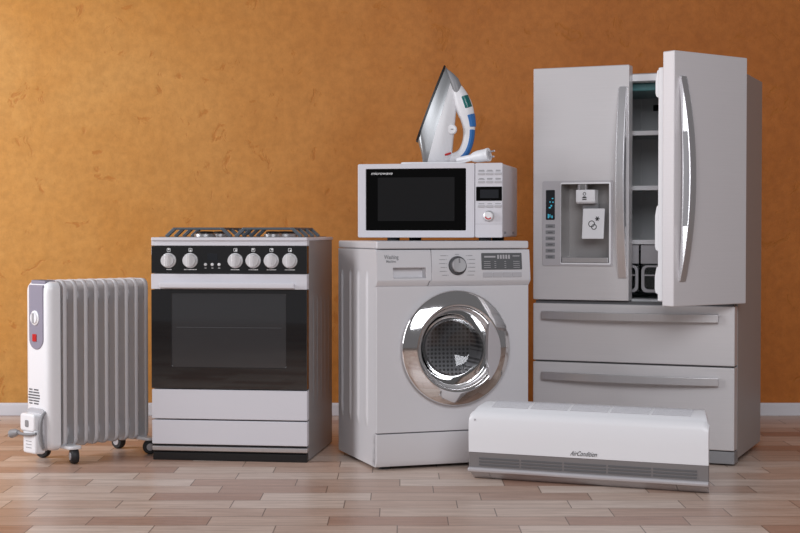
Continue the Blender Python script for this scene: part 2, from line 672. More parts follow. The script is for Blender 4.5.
# icons and captions round the knobs (too small to read: plain print marks)
for i, kx in enumerate(KX):
    b = MB()
    b.ring(rrect(kx - 0.007, kx + 0.007, 0.796, 0.810, 0.003, 3), rrect(kx - 0.0055, kx + 0.0055, 0.7975, 0.8085, 0.002, 3),
           'y', -0.0086, -0.0078)
    dx, dz = [(0, 0.002), (0, -0.002), (0.002, -0.001), (-0.001, 0.002), (0.002, 0.002), (0.002, -0.002)][i]
    b.box(kx + dx - 0.003, kx + dx + 0.003, -0.0086, -0.0078, 0.803 + dz - 0.003, 0.803 + dz + 0.003)
    b.build('knob_icon', M['mark_white'], cp)
    w = (0.009, 0.025, 0.018, 0.018, 0.018, 0.020)[i]
    x = kx - w
    b = MB()
    while x < kx + w - 0.003:
        d = random.choice((0.003, 0.004, 0.005))
        b.box(x, x + d, -0.0086, -0.0078, 0.7270, 0.7302)
        x += d + 0.0013
    b.build('knob_caption', M['mark_white'], cp)
for bx in (-0.089, -0.0625, -0.036):
    b = MB()
    b.box(bx - 0.004, bx + 0.004, -0.0086, -0.0078, 0.7335, 0.7355)
    b.build('button_caption', M['mark_white'], cp)
for i, bx in enumerate((-0.089, -0.0625, -0.036)):
    if i == 0:
        b = MB()
        b.lathe([(0.0058, 0.0), (0.0058, -0.004), (0.004, -0.006), (0, -0.0065)], (0, 0, 0), 'y', 20)
        bt = b.build('button', M['mark_white'], cp, loc=(bx, -0.0078, 0.748))
        b0 = bt
    else:
        bt = b0.copy()
        C.objects.link(bt)
        bt.location.x = bx
b = MB()
b.box(-0.082, -0.043, -0.0090, -0.0078, 0.764, 0.790)
b.build('display', M['screen'], cp)
# hob
b = MB()
b.box(-W2 + 0.001, W2 + 0.002, -0.014, D + 0.012, 0.8375, 0.851)
b.build('hob_top', M['white'], ST, bev=0.004)
b = MB()
b.box(-W2 + 0.02, W2 - 0.02, 0.03, D - 0.02, 0.8505, 0.853)
b.build('hob_plate', M['dark_grey'], ST, bev=0.001)
for bx, by, br in ((-0.135, 0.155, 0.042), (-0.135, 0.385, 0.034), (0.135, 0.155, 0.034), (0.135, 0.385, 0.050)):
    b = MB()
    b.lathe([(br, 0.853), (br, 0.863), (br - 0.004, 0.865), (0, 0.865)], (bx, by, 0), 'z', 32)
    bu = b.build('burner', M['satin'], ST)
    b = MB()
    b.lathe([(br - 0.008, 0.865), (br - 0.007, 0.871), (br - 0.012, 0.874), (0, 0.875)], (bx, by, 0), 'z', 32)
    b.build('burner_cap', M['black'], bu)


def flatbar(b, p, q, w, h):
    """bar of rectangular section from p to q; w along y (or x), h vertical"""
    p, q = Vector(p), Vector(q)
    t = (q - p).normalized()
    side = t.cross(Vector((0, 1, 0)) if abs(t.y) < 0.7 else Vector((1, 0, 0))).normalized()
    oth = t.cross(side).normalized()
    lo = []
    for c in (p, q):
        lo.append([c + oth * (w / 2 * a) + side * (h / 2 * e) for a, e in ((-1, -1), (1, -1), (1, 1), (-1, 1))])
    b.loft(lo)


g0 = None
for gx in (-0.1355, 0.1385):
    if g0 is None:
        b = MB()
        zt = 0.884
        ys = (0.055, 0.175, 0.295, 0.415, 0.475)
        for s in (-1, 1):
            for yy in ys[:4]:
                flatbar(b, (s * 0.128, yy, 0.853), (s * 0.094, yy, zt), 0.014, 0.013)
            flatbar(b, (s * 0.094, ys[0] - 0.008, zt), (s * 0.094, ys[3] + 0.008, zt), 0.014, 0.009)
        for yy in ys[:4:3]:
            flatbar(b, (-0.094, yy, zt), (0.094, yy, zt), 0.014, 0.009)
        for by in (0.155, 0.385):
            for s in (-1, 1):
                flatbar(b, (s * 0.094, by, zt), (s * 0.030, by, zt), 0.009, 0.008)
        flatbar(b, (0, ys[0], zt), (0, 0.125, zt), 0.009, 0.008)
        flatbar(b, (0, 0.185, zt), (0, 0.355, zt), 0.009, 0.008)
        flatbar(b, (-0.094, 0.27, zt), (0.094, 0.27, zt), 0.009, 0.008)
        g0 = b.build('pan_grate', M['iron_cast'], ST, bev=0.002, loc=(gx, 0.01, 0))
    else:
        g = g0.copy()
        C.objects.link(g)
        g.location.x = gx

# ================================================================== WASHING MACHINE
WA = thing('washing_machine', 'white front-loading washing machine with chrome porthole door, standing under the microwave',
           'washing machine', (0.2001, 5.4834, 0), 0.327)
DX, DZ = 0.003, 0.444
WW, WD = 0.300, 0.494
N = 96
# cabinet: sides with pressed grooves, back, bottom
b = MB()
b.box(-WW, -WW + 0.02, 0.02, WD, 0.012, 0.808)
b.box(WW - 0.02, WW, 0.02, WD, 0.012, 0.808)
b.box(-WW + 0.02, WW - 0.02, WD - 0.02, WD, 0.012, 0.808)
b.box(-WW + 0.02, WW - 0.02, 0.03, WD - 0.02, 0.012, 0.03)
for s in (-1, 1):
    for yy in (0.125, 0.232, 0.336, 0.444):
        x0 = s * WW
        pr = [(yy - 0.016, 0.0), (yy - 0.011, 0.004), (yy, 0.0055), (yy + 0.011, 0.004), (yy + 0.016, 0.0)]
        lo = []
        for z, k in ((0.150, 0.05), (0.165, 0.7), (0.18, 1), (0.70, 1), (0.715, 0.7), (0.728, 0.05)):
            lo.append([(x0 + s * (h * k - 0.0005), y, z) for y, h in pr])
        b.loft(lo)
b.build('cabinet', M['washer_white'], WA, bev=0.003)
for sx in (-1, 1):
    for yy in (0.06, WD - 0.06):
        b = MB()
        b.cyl((sx * 0.25, yy, 0), 0.022, 0.0, 0.014, 'z', 20)
        b.build('foot', M['rubber'], WA)
# front with the porthole
b = MB()
b.ring(rect_around(DX, DZ, -WW, WW, 0.137, 0.672, N), circle(DX, DZ, 0.185, N), 'y', 0.004, 0.024)
b.build('front_panel', M['washer_white'], WA, bev=0.002)
b = MB()
b.prism([(0.004, 0.133), (0.004, 0.035), (0.018, 0.012), (0.06, 0.012), (0.06, 0.133)], 'x', -WW, WW)
b.build('kick_panel', M['washer_white'], WA, bev=0.002)
b = MB()
b.box(-WW + 0.004, WW - 0.004, 0.008, 0.02, 0.130, 0.140)
b.build('kick_seam', M['seam'], WA)
# lid
b = MB()
b.box(-WW, WW, 0.002, WD, 0.8095, 0.838)
b.build('top_lid', M['washer_white'], WA, bev=0.006, seg=3)
# control panel: face leans, chin underneath; drawer front is the left piece
prof = [(0.004, 0.806), (0.0, 0.80), (-0.012, 0.695), (-0.010, 0.689), (0.006, 0.672), (0.03, 0.672), (0.03, 0.806)]


def panel_y(z):
    return -0.012 * (0.80 - z) / 0.105


b = MB()
xr0, xr1 = -0.090, WW + 0.002
b.loft([[(x - (0.010 if (x < 0 and z < 0.69) else 0), y, z) for y, z in prof] for x in (xr0, xr1)])
wcp = b.build('control_panel', M['washer_white'], WA, bev=0.002)
b = MB()
hx0, hx1, hz0, hz1 = -0.240, -0.114, 0.702, 0.741
# drawer front with a recessed grip: ring + pocket
xl0, xl1 = -WW - 0.002, -0.0925


def pt(x, z):
    return (x, panel_y(z), z)


def grid_face(xs, zs, skip):
    for i in range(len(xs) - 1):
        for j in range(len(zs) - 1):
            if (i, j) in skip:
                continue
            b._f([b._v(pt(xs[i], zs[j])), b._v(pt(xs[i + 1], zs[j])), b._v(pt(xs[i + 1], zs[j + 1])), b._v(pt(xs[i], zs[j + 1]))])


grid_face([xl0, hx0, hx1, xl1], [0.695, hz0, hz1, 0.80], {(1, 1)})
back = [(hx0 + 0.004, 0.022, hz0 + 0.003), (hx1 - 0.004, 0.022, hz0 + 0.003), (hx1 - 0.004, 0.022, hz1 - 0.002), (hx0 + 0.004, 0.022, hz1 - 0.002)]
front = [pt(hx0, hz0), pt(hx1, hz0), pt(hx1, hz1), pt(hx0, hz1)]
b.loft([front, back], False, True)
# chin, top, sides, back of the drawer front
lp = [(0.0, 0.80), (0.004, 0.806), (0.03, 0.806), (0.03, 0.672), (0.006, 0.672), (-0.010, 0.689), (-0.012, 0.695)]
for (y0, z0), (y1, z1) in zip(lp, lp[1:]):
    sx0 = 0.010 if z0 < 0.69 else 0.0
    sx1 = 0.010 if z1 < 0.69 else 0.0
    b._f([b._v((xl0, y0, z0)), b._v((xl1 - sx0, y0, z0)), b._v((xl1 - sx1, y1, z1)), b._v((xl0, y1, z1))])
for x, s in ((xl0, 0), (xl1, 1)):
    b._f([b._v((x - (0.010 if (s and z < 0.69) else 0), y, z)) for y, z in lp])
dd = b.build('detergent_drawer', M['washer_white'], WA, bev=0.0015)
b = MB()
b.box(xl1 + 0.0002, xr0 - 0.0002, 0.002, 0.02, 0.68, 0.80)
b.build('drawer_seam', M['seam'], WA)
tilt = math.atan(0.012 / 0.105)
text('brand_marking', 'Washing', 0.021, M['mark_grey'], dd, (-0.273, panel_y(0.773) - 0.0008, 0.773), (PI / 2 - tilt, 0, 0), 0, 0.055, 0.0003)
text('brand_marking', 'Machine', 0.0125, M['mark_grey'], dd, (-0.266, panel_y(0.760) - 0.0008, 0.760), (PI / 2 - tilt, 0, 0), 0, 0.036, 0.0002)
R_t = Matrix.Rotation(-tilt, 4, 'X')
# dial
b = MB()
b.lathe([(0.035, 0.002), (0.035, -0.005), (0.033, -0.009), (0.0265, -0.0095)], (0, 0, 0), 'y', 48, cap=False)
b.mi = 1
b.lathe([(0.0265, -0.006), (0.026, -0.022), (0.025, -0.024), (0, -0.0235)], (0, 0, 0), 'y', 48)
dial = b.build('dial', [M['gasket'], M['satin']], wcp, loc=(0.010, panel_y(0.747), 0.747), rot=(-tilt, 0, 0))
b = MB()
b.box(-0.003, 0.003, -0.0248, -0.0238, 0.008, 0.024)
b.build('dial_pointer', M['mark_grey'], dial)
# programme captions as fine print strokes
for sd in (-1, 1):
    b = MB()
    b.X = Matrix.Translation((0.010, panel_y(0.747), 0.747)) @ R_t
    for i in range(6):
        z = 0.036 - i * 0.0145
        w = random.uniform(0.018, 0.027)
        x0 = 0.047 if abs(z) < 0.03 else 0.042
        for xa, xb, hh in ((x0, x0 + w, 0.0022), (x0 - 0.006, x0 - 0.003, 0.002)):
            b.box(min(sd * xa, sd * xb), max(sd * xa, sd * xb), -0.0012, 0.0, z, z + hh)
    b.build('programme_marking', M['light_mark'], wcp)
b = MB()
b.X = Matrix.Translation((0.010, panel_y(0.747), 0.747)) @ R_t
b.box(-0.008, 0.008, -0.0012, 0, 0.041, 0.0432)
b.build('programme_mark', M['light_mark'], wcp)
# display and keys
b = MB()
b.X = Matrix.Translation((0.187, panel_y(0.762), 0.762)) @ R_t
b.prism(rrect(-0.081, 0.081, -0.031, 0.031, 0.003, 3), 'y', -0.0025, 0.004)
lcd = b.build('display', M['lcd'], wcp)
b = MB()
b.X = Matrix.Translation((0.187, panel_y(0.762), 0.762)) @ R_t
for i in range(5):
    b.box(-0.018 + i * 0.011, -0.011 + i * 0.011, -0.0032, -0.0025, 0.009, 0.024)
b.box(-0.070, -0.025, -0.0032, -0.0025, 0.014, 0.020)
b.box(0.044, 0.072, -0.0032, -0.0025, 0.018, 0.021)
for i, x in enumerate((-0.072, -0.030, 0.010, 0.046)):
    for j in range(4):
        b.box(x, x + (0.026 if i in (0, 3) else 0.007), -0.0032, -0.0025, -0.024 + j * 0.0075, -0.0225 + j * 0.0075)
b.build('display_marking', M['light_grey'], lcd)
for i in range(4):
    b = MB()
    b.X = Matrix.Translation((0.1285 + 0.0395 * i, panel_y(0.712), 0.712)) @ R_t
    b.prism(rrect(-0.0185, 0.0185, -0.009, 0.009, 0.002, 3), 'y', -0.003, 0.003)
    b.build('button', M['light_grey'], wcp, bev=0.001)
# porthole: gasket, drum, door
b = MB()
b.lathe([(0.184, 0.02), (0.178, 0.06), (0.152, 0.075), (0.150, 0.10), (0.165, 0.11)], (DX, 0, DZ), 'y', 64, cap=False)
b.build('door_gasket', M['gasket'], WA)
b = MB()
b.lathe([(0.158, 0.10), (0.222, 0.13), (0.222, 0.40), (0.10, 0.42), (0.0, 0.41)], (DX, 0, DZ), 'y', 64, cap=False)
drum = b.build('drum', M['drum'], WA)
for k in range(3):
    a = 2 * PI * k / 3 + 0.5
    b = MB()
    b.X = Matrix.Translation((DX, 0, DZ)) @ Matrix.Rotation(a, 4, 'Y')
    b.loft([[(-0.03, y, 0.219), (0.03, y, 0.219), (0.012, y, 0.17 - e), (-0.012, y, 0.17 - e)] for y, e in ((0.14, -0.03), (0.18, 0), (0.37, 0), (0.395, -0.03))])
    b.build('drum_paddle', M['light_grey'], drum, bev=0.008)
b = MB()
b.lathe([(0.146, 0.005), (0.200, 0.004), (0.210, -0.004), (0.2135, -0.014), (0.2115, -0.021), (0.2085, -0.024), (0.204, -0.0265), (0.166, -0.043), (0.160, -0.0445), (0.155, -0.042), (0.150, -0.030), (0.146, -0.010), (0.146, 0.005)],
        (DX, 0, DZ), 'y', 96, cap=False)
pd = b.build('porthole_door', M['chrome'], WA, smooth=50)
b = MB()
b.lathe([(0.147, -0.013), (0.143, -0.012), (0.138, -0.012), (0.132, 0.0), (0.120, 0.055), (0.085, 0.080), (0.0, 0.088)], (DX, 0, DZ), 'y', 72, cap=False)
b.build('glass_bowl', M['bowl_glass'], pd, smooth=60)
b = MB()
b.lathe([(0.1475, -0.018), (0.1425, -0.018), (0.1375, -0.013), (0.1375, -0.008), (0.1475, -0.008)], (DX, 0, DZ), 'y', 72, cap=False)
b.build('inner_ring', M['satin'], pd, smooth=50)
# grip: a crescent on the right of the ring
pts = []
for i in range(17):
    a = math.radians(-44 + 86 * i / 16)
    pts.append((DX + 0.166 * math.cos(a), DZ + 0.163 * math.sin(a) - 0.01))
x_ch = pts[0][0]
for i in range(1, 10):
    t = i / 10
    z = pts[16][1] * (1 - t) + pts[0][1] * t
    pts.append((x_ch - 0.006 * math.sin(PI * t), z))
b = MB()
b.prism(pts, 'y', -0.0455, -0.018)
b.build('door_grip', M['silver_plastic'], pd, bev=0.003)

# ================================================================== MICROWAVE
MZ = 0.838
MI = thing('microwave_oven', 'white microwave oven with black glass door, standing on the washing machine',
           'microwave', (0.111, 5.6195, MZ), -0.217)
hw, mh = 0.279, 0.280
z0, z1 = 0.012, 0.012 + mh
MD = 0.415
b = MB()
b.prism(rrect(-hw + 0.003, hw - 0.003, z0 + 0.002, z1 - 0.001, 0.008, 3), 'y', 0.022, MD)
b.build('case', M['white'], MI, bev=0.004)
seamx = 0.174
for yy, xs in ((0.05, (-0.150, 0.205)), (0.24, (-0.105, 0.225))):
    for sx in xs:
        b = MB()
        b.cyl((sx, yy, 0), 0.024, 0.0, z0 + 0.003, 'z', 20)
        b.build('foot', M['rubber'], MI)
b = MB()
gx0, gx1, gz0, gz1 = -0.243, 0.136, 0.043, 0.269
b.ring(rrect(-hw, seamx - 0.001, z0, z1, 0.006, 4), rrect(gx0 - 0.004, gx1 + 0.004, gz0 - 0.004, gz1 + 0.004, 0.004, 4), 'y', 0.0, 0.021)
md = b.build('door', M['white'], MI, bev=0.003)
b = MB()
b.prism(rrect(gx0 - 0.0045, gx1 + 0.0045, gz0 - 0.0045, gz1 + 0.0045, 0.004, 4), 'y', 0.0035, 0.019)
b.build('door_glass', M['jet_glass'], md)
b = MB()
b.prism(rrect(-0.201, 0.096, 0.075, 0.240, 0.003, 3), 'y', 0.0026, 0.006)
b.build('window_mesh', mat('dark_window_mesh', (0.013, 0.013, 0.0135), 0.25, spec=0.2), md)
text('brand_marking', 'microwave', 0.0155, M['mark_white'], md, (-0.228, 0.0028, 0.251), (PI / 2, 0, 0), 0.25, 0.084, 0.0001)
b = MB()
b.prism(rrect(seamx + 0.001, hw, z0, z1, 0.006, 4), 'y', 0.0, 0.021)
mc = b.build('control_panel', M['white'], MI, bev=0.003)
b = MB()
b.prism(rrect(0.179, 0.277, 0.150, 0.203, 0.002, 3), 'y', -0.0015, 0.003)
ms = b.build('display', M['jet_glass'], mc)
b = MB()
b.box(0.194, 0.264, -0.0019, -0.001, 0.160, 0.192)
b.build('display_screen', M['screen'], ms)
for zz in (0.2515, 0.221, 0.130):
    for i in range(3):
        x = 0.199 + 0.0315 * i
        bb = MB()
        bb.prism(rrect(x - 0.0135, x + 0.0135, zz - 0.005, zz + 0.004, 0.0035, 3), 'y', -0.003, 0.003)
        bb.build('button', M['light_grey'], mc, bev=0.001)
        bb = MB()
        for lz in ((0.0085, 0.0120) if zz > 0.2 else (0.008,)):
            w = random.uniform(0.008, 0.013)
            bb.box(x - w, x + w, -0.0008, 0.001, zz + lz, zz + lz + 0.002)
        bb.build('button_caption', M['mark_grey'], mc)
b = MB()
b.box(seamx + 0.002, hw - 0.001, -0.0004, 0.001, 0.0625, 0.0635)
b.build('panel_line', M['light_mark'], mc)
b = MB()
b.lathe([(0.0205, 0.0), (0.0205, -0.004), (0.0175, -0.006)], (0, 0, 0), 'y', 36, cap=False)
b.mi = 1
b.lathe([(0.0175, -0.005), (0.0165, -0.016), (0.014, -0.018), (0.0, -0.018)], (0, 0, 0), 'y', 36)
mk = b.build('knob', [M['satin'], M['bright_white']], mc, loc=(0.228, 0.0, 0.0925))
b = MB()
arc = [math.radians(a) for a in range(190, 331, 10)]
b.prism([(0.0130 * math.cos(a), 0.0130 * math.sin(a)) for a in arc] + [(0.0085 * math.cos(a), 0.0085 * math.sin(a)) for a in arc[::-1]], 'y', -0.0188, -0.0178)
b.build('knob_marking', M['red'], mk)
for yy in (0.07, 0.10, 0.29, 0.32):
    b = MB()
    b.cyl((0, yy, 0.030), 0.005, hw - 0.004, hw - 0.002, 'x', 12)
    b.build('side_vent', M['seam'], MI)

# ================================================================== STEAM IRON
IZ = MZ + z1 + 0.0005
IS = 247.0
IR = thing('steam_iron', 'white and blue clothes iron standing on its heel on the microwave',
           'iron', (0.175, 5.765, IZ), -0.12)


def ip(px, py):
    """profile point of the iron in metres, X to the right, Z up"""
    return ((px - 445.0) / IS, (160.5 - py) / IS)


def plate_loop(heel, tip, wmax, n=14, round_heel=True, bulge=0.0):
    """outline (teardrop) between heel and tip points, in 3D"""
    h, t = Vector((heel[0], 0, heel[1])), Vector((tip[0], 0, tip[1]))
    prof = [(0.0, 0.55), (0.02, 0.86), (0.06, 0.97), (0.15, 1.0), (0.30, 0.985), (0.45, 0.91), (0.60, 0.77), (0.74, 0.57), (0.86, 0.35), (0.94, 0.18), (0.985, 0.07)]
    up = []
    dn = []
    for s, w in prof:
        c = h.lerp(t, s)
        up.append((c.x, wmax * w, c.z))
        dn.append((c.x, -wmax * w, c.z))
    return up + [tuple(t)] + dn[::-1]


L0 = plate_loop(ip(417.8, 138.5), ip(444.0, 65.0), 0.056)
L1 = plate_loop(ip(419.6, 138.8), ip(445.6, 66.2), 0.056)
b = MB()
b.loft([L0, L1])
b.build('soleplate', M['black'], IR, smooth=40)
L1b = plate_loop(ip(419.6, 138.8), ip(445.8, 67.0), 0.0545)
L2 = plate_loop(ip(423.0, 150.0), ip(448.0, 70.0), 0.055)
L2c = plate_loop(ip(424.5, 160.0), ip(449.5, 73.0), 0.053)
L3 = plate_loop(ip(430.0, 160.2), ip(451.5, 76.5), 0.050)
b = MB()
b.loft([L1b, L2, L2c, L3])
b.build('skirt', M['skirt'], IR, smooth=70)
L3b = plate_loop(ip(428.5, 160.3), ip(450.5, 78.5), 0.0515)
L4 = plate_loop(ip(436.0, 160.4), ip(452.5, 80.0), 0.049)
L5 = plate_loop(ip(443.0, 160.4), ip(454.5, 82.5), 0.040)
L6 = plate_loop(ip(449.0, 158.0), ip(456.5, 86.0), 0.026)
L7 = plate_loop(ip(451.0, 155.0), ip(457.0, 92.0), 0.014)
b = MB()
b.loft([L3b, L4, L5, L6, L7])
b.build('body', M['bright_white'], IR, smooth=70)
# nose (water tank) in grey
b = MB()
lo = []
for (px, py), rx, ry in (((447.0, 70.0), 0.004, 0.004), ((450.5, 75.0), 0.012, 0.012), ((454.0, 81.0), 0.019, 0.020), ((456.5, 88.0), 0.021, 0.024), ((457.5, 92.0), 0.019, 0.022)):
    X, Z = ip(px, py)
    d = Vector((0.80, 0, 0.60))
    lo.append([(X + d.x * rx * math.cos(2 * PI * k / 20), ry * math.sin(2 * PI * k / 20), Z + d.z * rx * math.cos(2 * PI * k / 20)) for k in range(20)])
b.loft(lo)
b.build('nose', M['grey'], IR, smooth=70)
# handle
hp = [(456.0, 87), (459.0, 94.5), (461.8, 102), (464.4, 109.5), (466.8, 118), (467.8, 127), (467.0, 136.5), (464.4, 145.0), (460.4, 150.8), (454.5, 153.6), (447.5, 154.8)]
hr = [0.022, 0.030, 0.034, 0.033, 0.0275, 0.0235, 0.0215, 0.0215, 0.022, 0.021, 0.019]


def smooth_path(P, n=4):
    out = []
    for i in range(len(P) - 1):
        p0, p1, p2, p3 = P[max(i - 1, 0)], P[i], P[i + 1], P[min(i + 2, len(P) - 1)]
        for k in range(n):
            t = k / n
            out.append(tuple(0.5 * ((2 * p1[j]) + (-p0[j] + p2[j]) * t + (2 * p0[j] - 5 * p1[j] + 4 * p2[j] - p3[j]) * t * t + (-p0[j] + 3 * p1[j] - 3 * p2[j] + p3[j]) * t ** 3) for j in range(len(p1))))
    out.append(tuple(P[-1]))
    return out


path = smooth_path([(*ip(*p), r) for p, r in zip(hp, hr)])


def profile_tube(path, off=0.0, kx=1.0, ky=1.0, n=16):
    lo = []
    for i, (x, z, r) in enumerate(path):
        a, c = path[max(i - 1, 0)], path[min(i + 1, len(path) - 1)]
        tx, tz = c[0] - a[0], c[1] - a[1]
        l = math.hypot(tx, tz)
        nx, nz = -tz / l, tx / l   # outward of the handle arc
        lo.append([(x + nx * (off + r * kx * math.cos(2 * PI * k / n)), r * ky * math.sin(2 * PI * k / n), z + nz * (off + r * kx * math.cos(2 * PI * k / n))) for k in range(n)])
    return lo


b = MB()
b.loft(profile_tube(path, 0, 1.0, 0.85))
handle = b.build('handle', M['bright_white'], IR, smooth=70)


def strip(name, i0, i1, m, off, kx, ky):
    b = MB()
    lo = profile_tube(path[i0:i1 + 1], off, kx, ky)
    # round the ends
    b.loft(lo)
    return b.build(name, m, handle, bev=0.002, smooth=70)


strip('grip_inlay', 20, 33, M['blue'], 0.0095, 0.62, 0.90)
strip('steam_button', 14, 19, M['blue'], 0.0115, 0.68, 0.90)
strip('spray_button', 5, 11, M['green'], 0.0125, 0.60, 0.90)
# dial on the flank that faces the room
X, Z = ip(452.5, 127)
b = MB()
b.lathe([(0.020, -0.012), (0.020, -0.030), (0.016, -0.035), (0.0, -0.036)], (X - 0.003, 0, Z), 'y', 28)
idial = b.build('temperature_dial', M['bright_white'], IR)
b = MB()
b.box(X - 0.006, X + 0.004, -0.0368, -0.0355, Z - 0.002, Z + 0.002)
b.build('dial_marking', M['mark_grey'], idial)
X, Z = ip(448.5, 150.5)
b = MB()
b.tube([(X - 0.012, -0.034, Z - 0.003), (X, -0.036, Z), (X + 0.010, -0.030, Z + 0.004)], 0.004, 8)
b.build('indicator_lamp', M['red'], IR)
# cord lying on the microwave and the two-pin plug
cz = 0.004
cpts = [(0.02, 0.03, 0.012), (-0.02, -0.01, 0.006), (-0.08, -0.035, cz), (-0.135, -0.05, cz), (-0.16, -0.068, cz), (-0.12, -0.085, cz),
        (-0.05, -0.085, cz), (0.02, -0.085, cz), (0.07, -0.080, 0.006), (0.10, -0.075, 0.014), (0.118, -0.072, 0.018)]
b = MB()
b.tube(smooth_path(cpts, 5), 0.0042, 10)
cord = b.build('power_cord', M['bright_white'], IR, smooth=70)
b = MB()
b.X = Matrix.Translation((0.118, -0.072, 0.026)) @ Matrix.Rotation(-0.35, 4, 'Z') @ Matrix.Rotation(-0.14, 4, 'Y') @ Matrix.Scale(1.4, 4)
b.lathe([(0.006, -0.052), (0.008, -0.045), (0.009, -0.01), (0.014, 0.0), (0.0165, 0.012), (0.0175, 0.036), (0.0185, 0.037), (0.0185, 0.044), (0.0, 0.044)], (0, 0, 0), 'x', 24)
b.mi = 1
for s in (-1, 1):
    b.tube([(0.044, s * 0.005, s * 0.008), (0.060, s * 0.005, s * 0.008)], 0.0026, 8)
b.mi = 2
b.lathe([(0.010, 0.0445), (0.0, 0.0446)], (0, 0, 0), 'x', 20)
b.build('plug', [M['bright_white'], M['satin'], M['light_grey']], cord, smooth=50)

# ================================================================== REFRIGERATOR
FR = thing('refrigerator', 'tall steel french-door refrigerator with its right door open, beside the washing machine',
           'refrigerator', (0.880, 5.651, 0), -0.403)
fx = 0.3915
FD = 0.575
HT = 1.478
b = MB()
b.box(-fx, -fx + 0.028, 0.062, FD, 0.02, HT)
b.box(fx - 0.028, fx, 0.062, FD, 0.02, HT)
b.box(-fx + 0.028, fx - 0.028, FD - 0.028, FD, 0.02, HT)
b.box(-fx + 0.028, fx - 0.028, 0.062, FD - 0.028, HT - 0.022, HT)
b.box(-fx + 0.028, fx - 0.028, 0.062, FD - 0.028, 0.568, 0.604)
b.box(-fx + 0.028, fx - 0.028, 0.062, FD - 0.028, 0.02, 0.05)
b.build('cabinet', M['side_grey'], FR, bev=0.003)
b = MB()
b.box(-fx + 0.0285, -fx + 0.036, 0.064, FD - 0.029, 0.6045, HT - 0.0225)
b.box(fx - 0.036, fx - 0.0285, 0.064, FD - 0.029, 0.6045, HT - 0.0225)
b.box(-fx + 0.036, fx - 0.036, FD - 0.036, FD - 0.029, 0.6045, HT - 0.0225)
b.box(-fx + 0.036, fx - 0.036, 0.064, FD - 0.036, HT - 0.030, HT - 0.0225)
b.box(-fx + 0.036, fx - 0.036, 0.064, FD - 0.036, 0.6045, 0.612)
for x in (-0.19, -0.10, -0.01, 0.08, 0.17, 0.26):
    b.box(x, x + 0.004, FD - 0.038, FD - 0.0355, 0.62, HT - 0.04)
liner = b.build('interior_liner', M['liner'], FR, bev=0.001)
b = MB()
b.box(-0.30, 0.30, 0.12, 0.46, HT - 0.062, HT - 0.0305)
b.build('lamp_cover', M['teal'], liner, bev=0.008)
b = MB()
b.box(-0.046, -0.024, FD - 0.040, FD - 0.0385, 1.372, 1.396)
b.build('air_vent', M['black'], liner)
# front top rail of the cabinet
b = MB()
b.box(-fx + 0.03, fx - 0.03, 0.056, 0.066, HT - 0.030, HT - 0.004)
b.build('top_rail', M['bright_white'], FR, bev=0.002)
for z in (1.259, 1.046, 0.836):
    b = MB()
    b.box(-fx + 0.037, fx - 0.037, 0.150, FD - 0.040, z - 0.004, z + 0.003)
    sh = b.build('shelf', M['clear'], FR)
    b = MB()
    b.box(-fx + 0.037, fx - 0.037, 0.138, 0.152, z - 0.013, z + 0.005)
    b.build('shelf_trim', M['bright_white'], sh, bev=0.002)
for x0, x1 in ((-fx + 0.040, -0.006), (0.002, fx - 0.040)):
    b = MB()
    b.box(x0, x1, 0.145, 0.151, 0.640, 0.818)
    b.box(x0, x1, 0.151, 0.50, 0.640, 0.645)
    b.box(x0, x0 + 0.004, 0.151, 0.50, 0.645, 0.80)
    b.box(x1 - 0.004, x1, 0.151, 0.50, 0.645, 0.80)
    cr = b.build('crisper_drawer', M['clear'], FR, bev=0.001)
    b = MB()
    b.box(x0, x1, 0.136, 0.146, 0.748, 0.820)
    b.ring(rrect(x0 + 0.002, x1 - 0.002, 0.636, 0.742, 0.022, 5), rrect(x0 + 0.014, x1 - 0.014, 0.648, 0.734, 0.016, 5), 'y', 0.137, 0.146)
    b.box(x0 + 0.014, x1 - 0.014, 0.138, 0.146, 0.700, 0.706)
    b.build('crisper_front', M['light_grey'], cr, bev=0.002)


def arc_handle(parent, vertical, c, a0, a1, w, bow, base, mat_, name='handle', flip=False):
    """bowed flat strap; c = fixed coordinate, a0..a1 = run"""
    b = MB()
    lo = []
    n = 24
    th = 0.013
    for i in range(n + 1):
        t = i / n
        a = a0 + (a1 - a0) * t
        s = 1 - (2 * t - 1) ** 2
        y = base - 0.012 - bow * s
        da = (a1 - a0)
        dy = -bow * (-4 * (2 * t - 1))
        l = math.hypot(da, dy)
        na, ny = -dy / l * th / 2, da / l * th / 2
        if vertical:
            q = [(c - w / 2, y - ny, a - na), (c + w / 2, y - ny, a - na), (c + w / 2, y + ny, a + na), (c - w / 2, y + ny, a + na)]
        else:
            q = [(a - na, y - ny, c - w / 2), (a - na, y - ny, c + w / 2), (a + na, y + ny, c + w / 2), (a + na, y + ny, c - w / 2)]
        lo.append(q)
    b.loft(lo)
    for e in (a0 + 0.004, a1 - 0.034):
        if vertical:
            b.box(c - w * 0.35, c + w * 0.35, base - 0.018, base + 0.004, e, e + 0.03)
        else:
            b.box(e, e + 0.03, base - 0.018, base + 0.004, c - w * 0.35, c + w * 0.35)
    return b.build(name, mat_, parent, bev=0.0025, smooth=40)


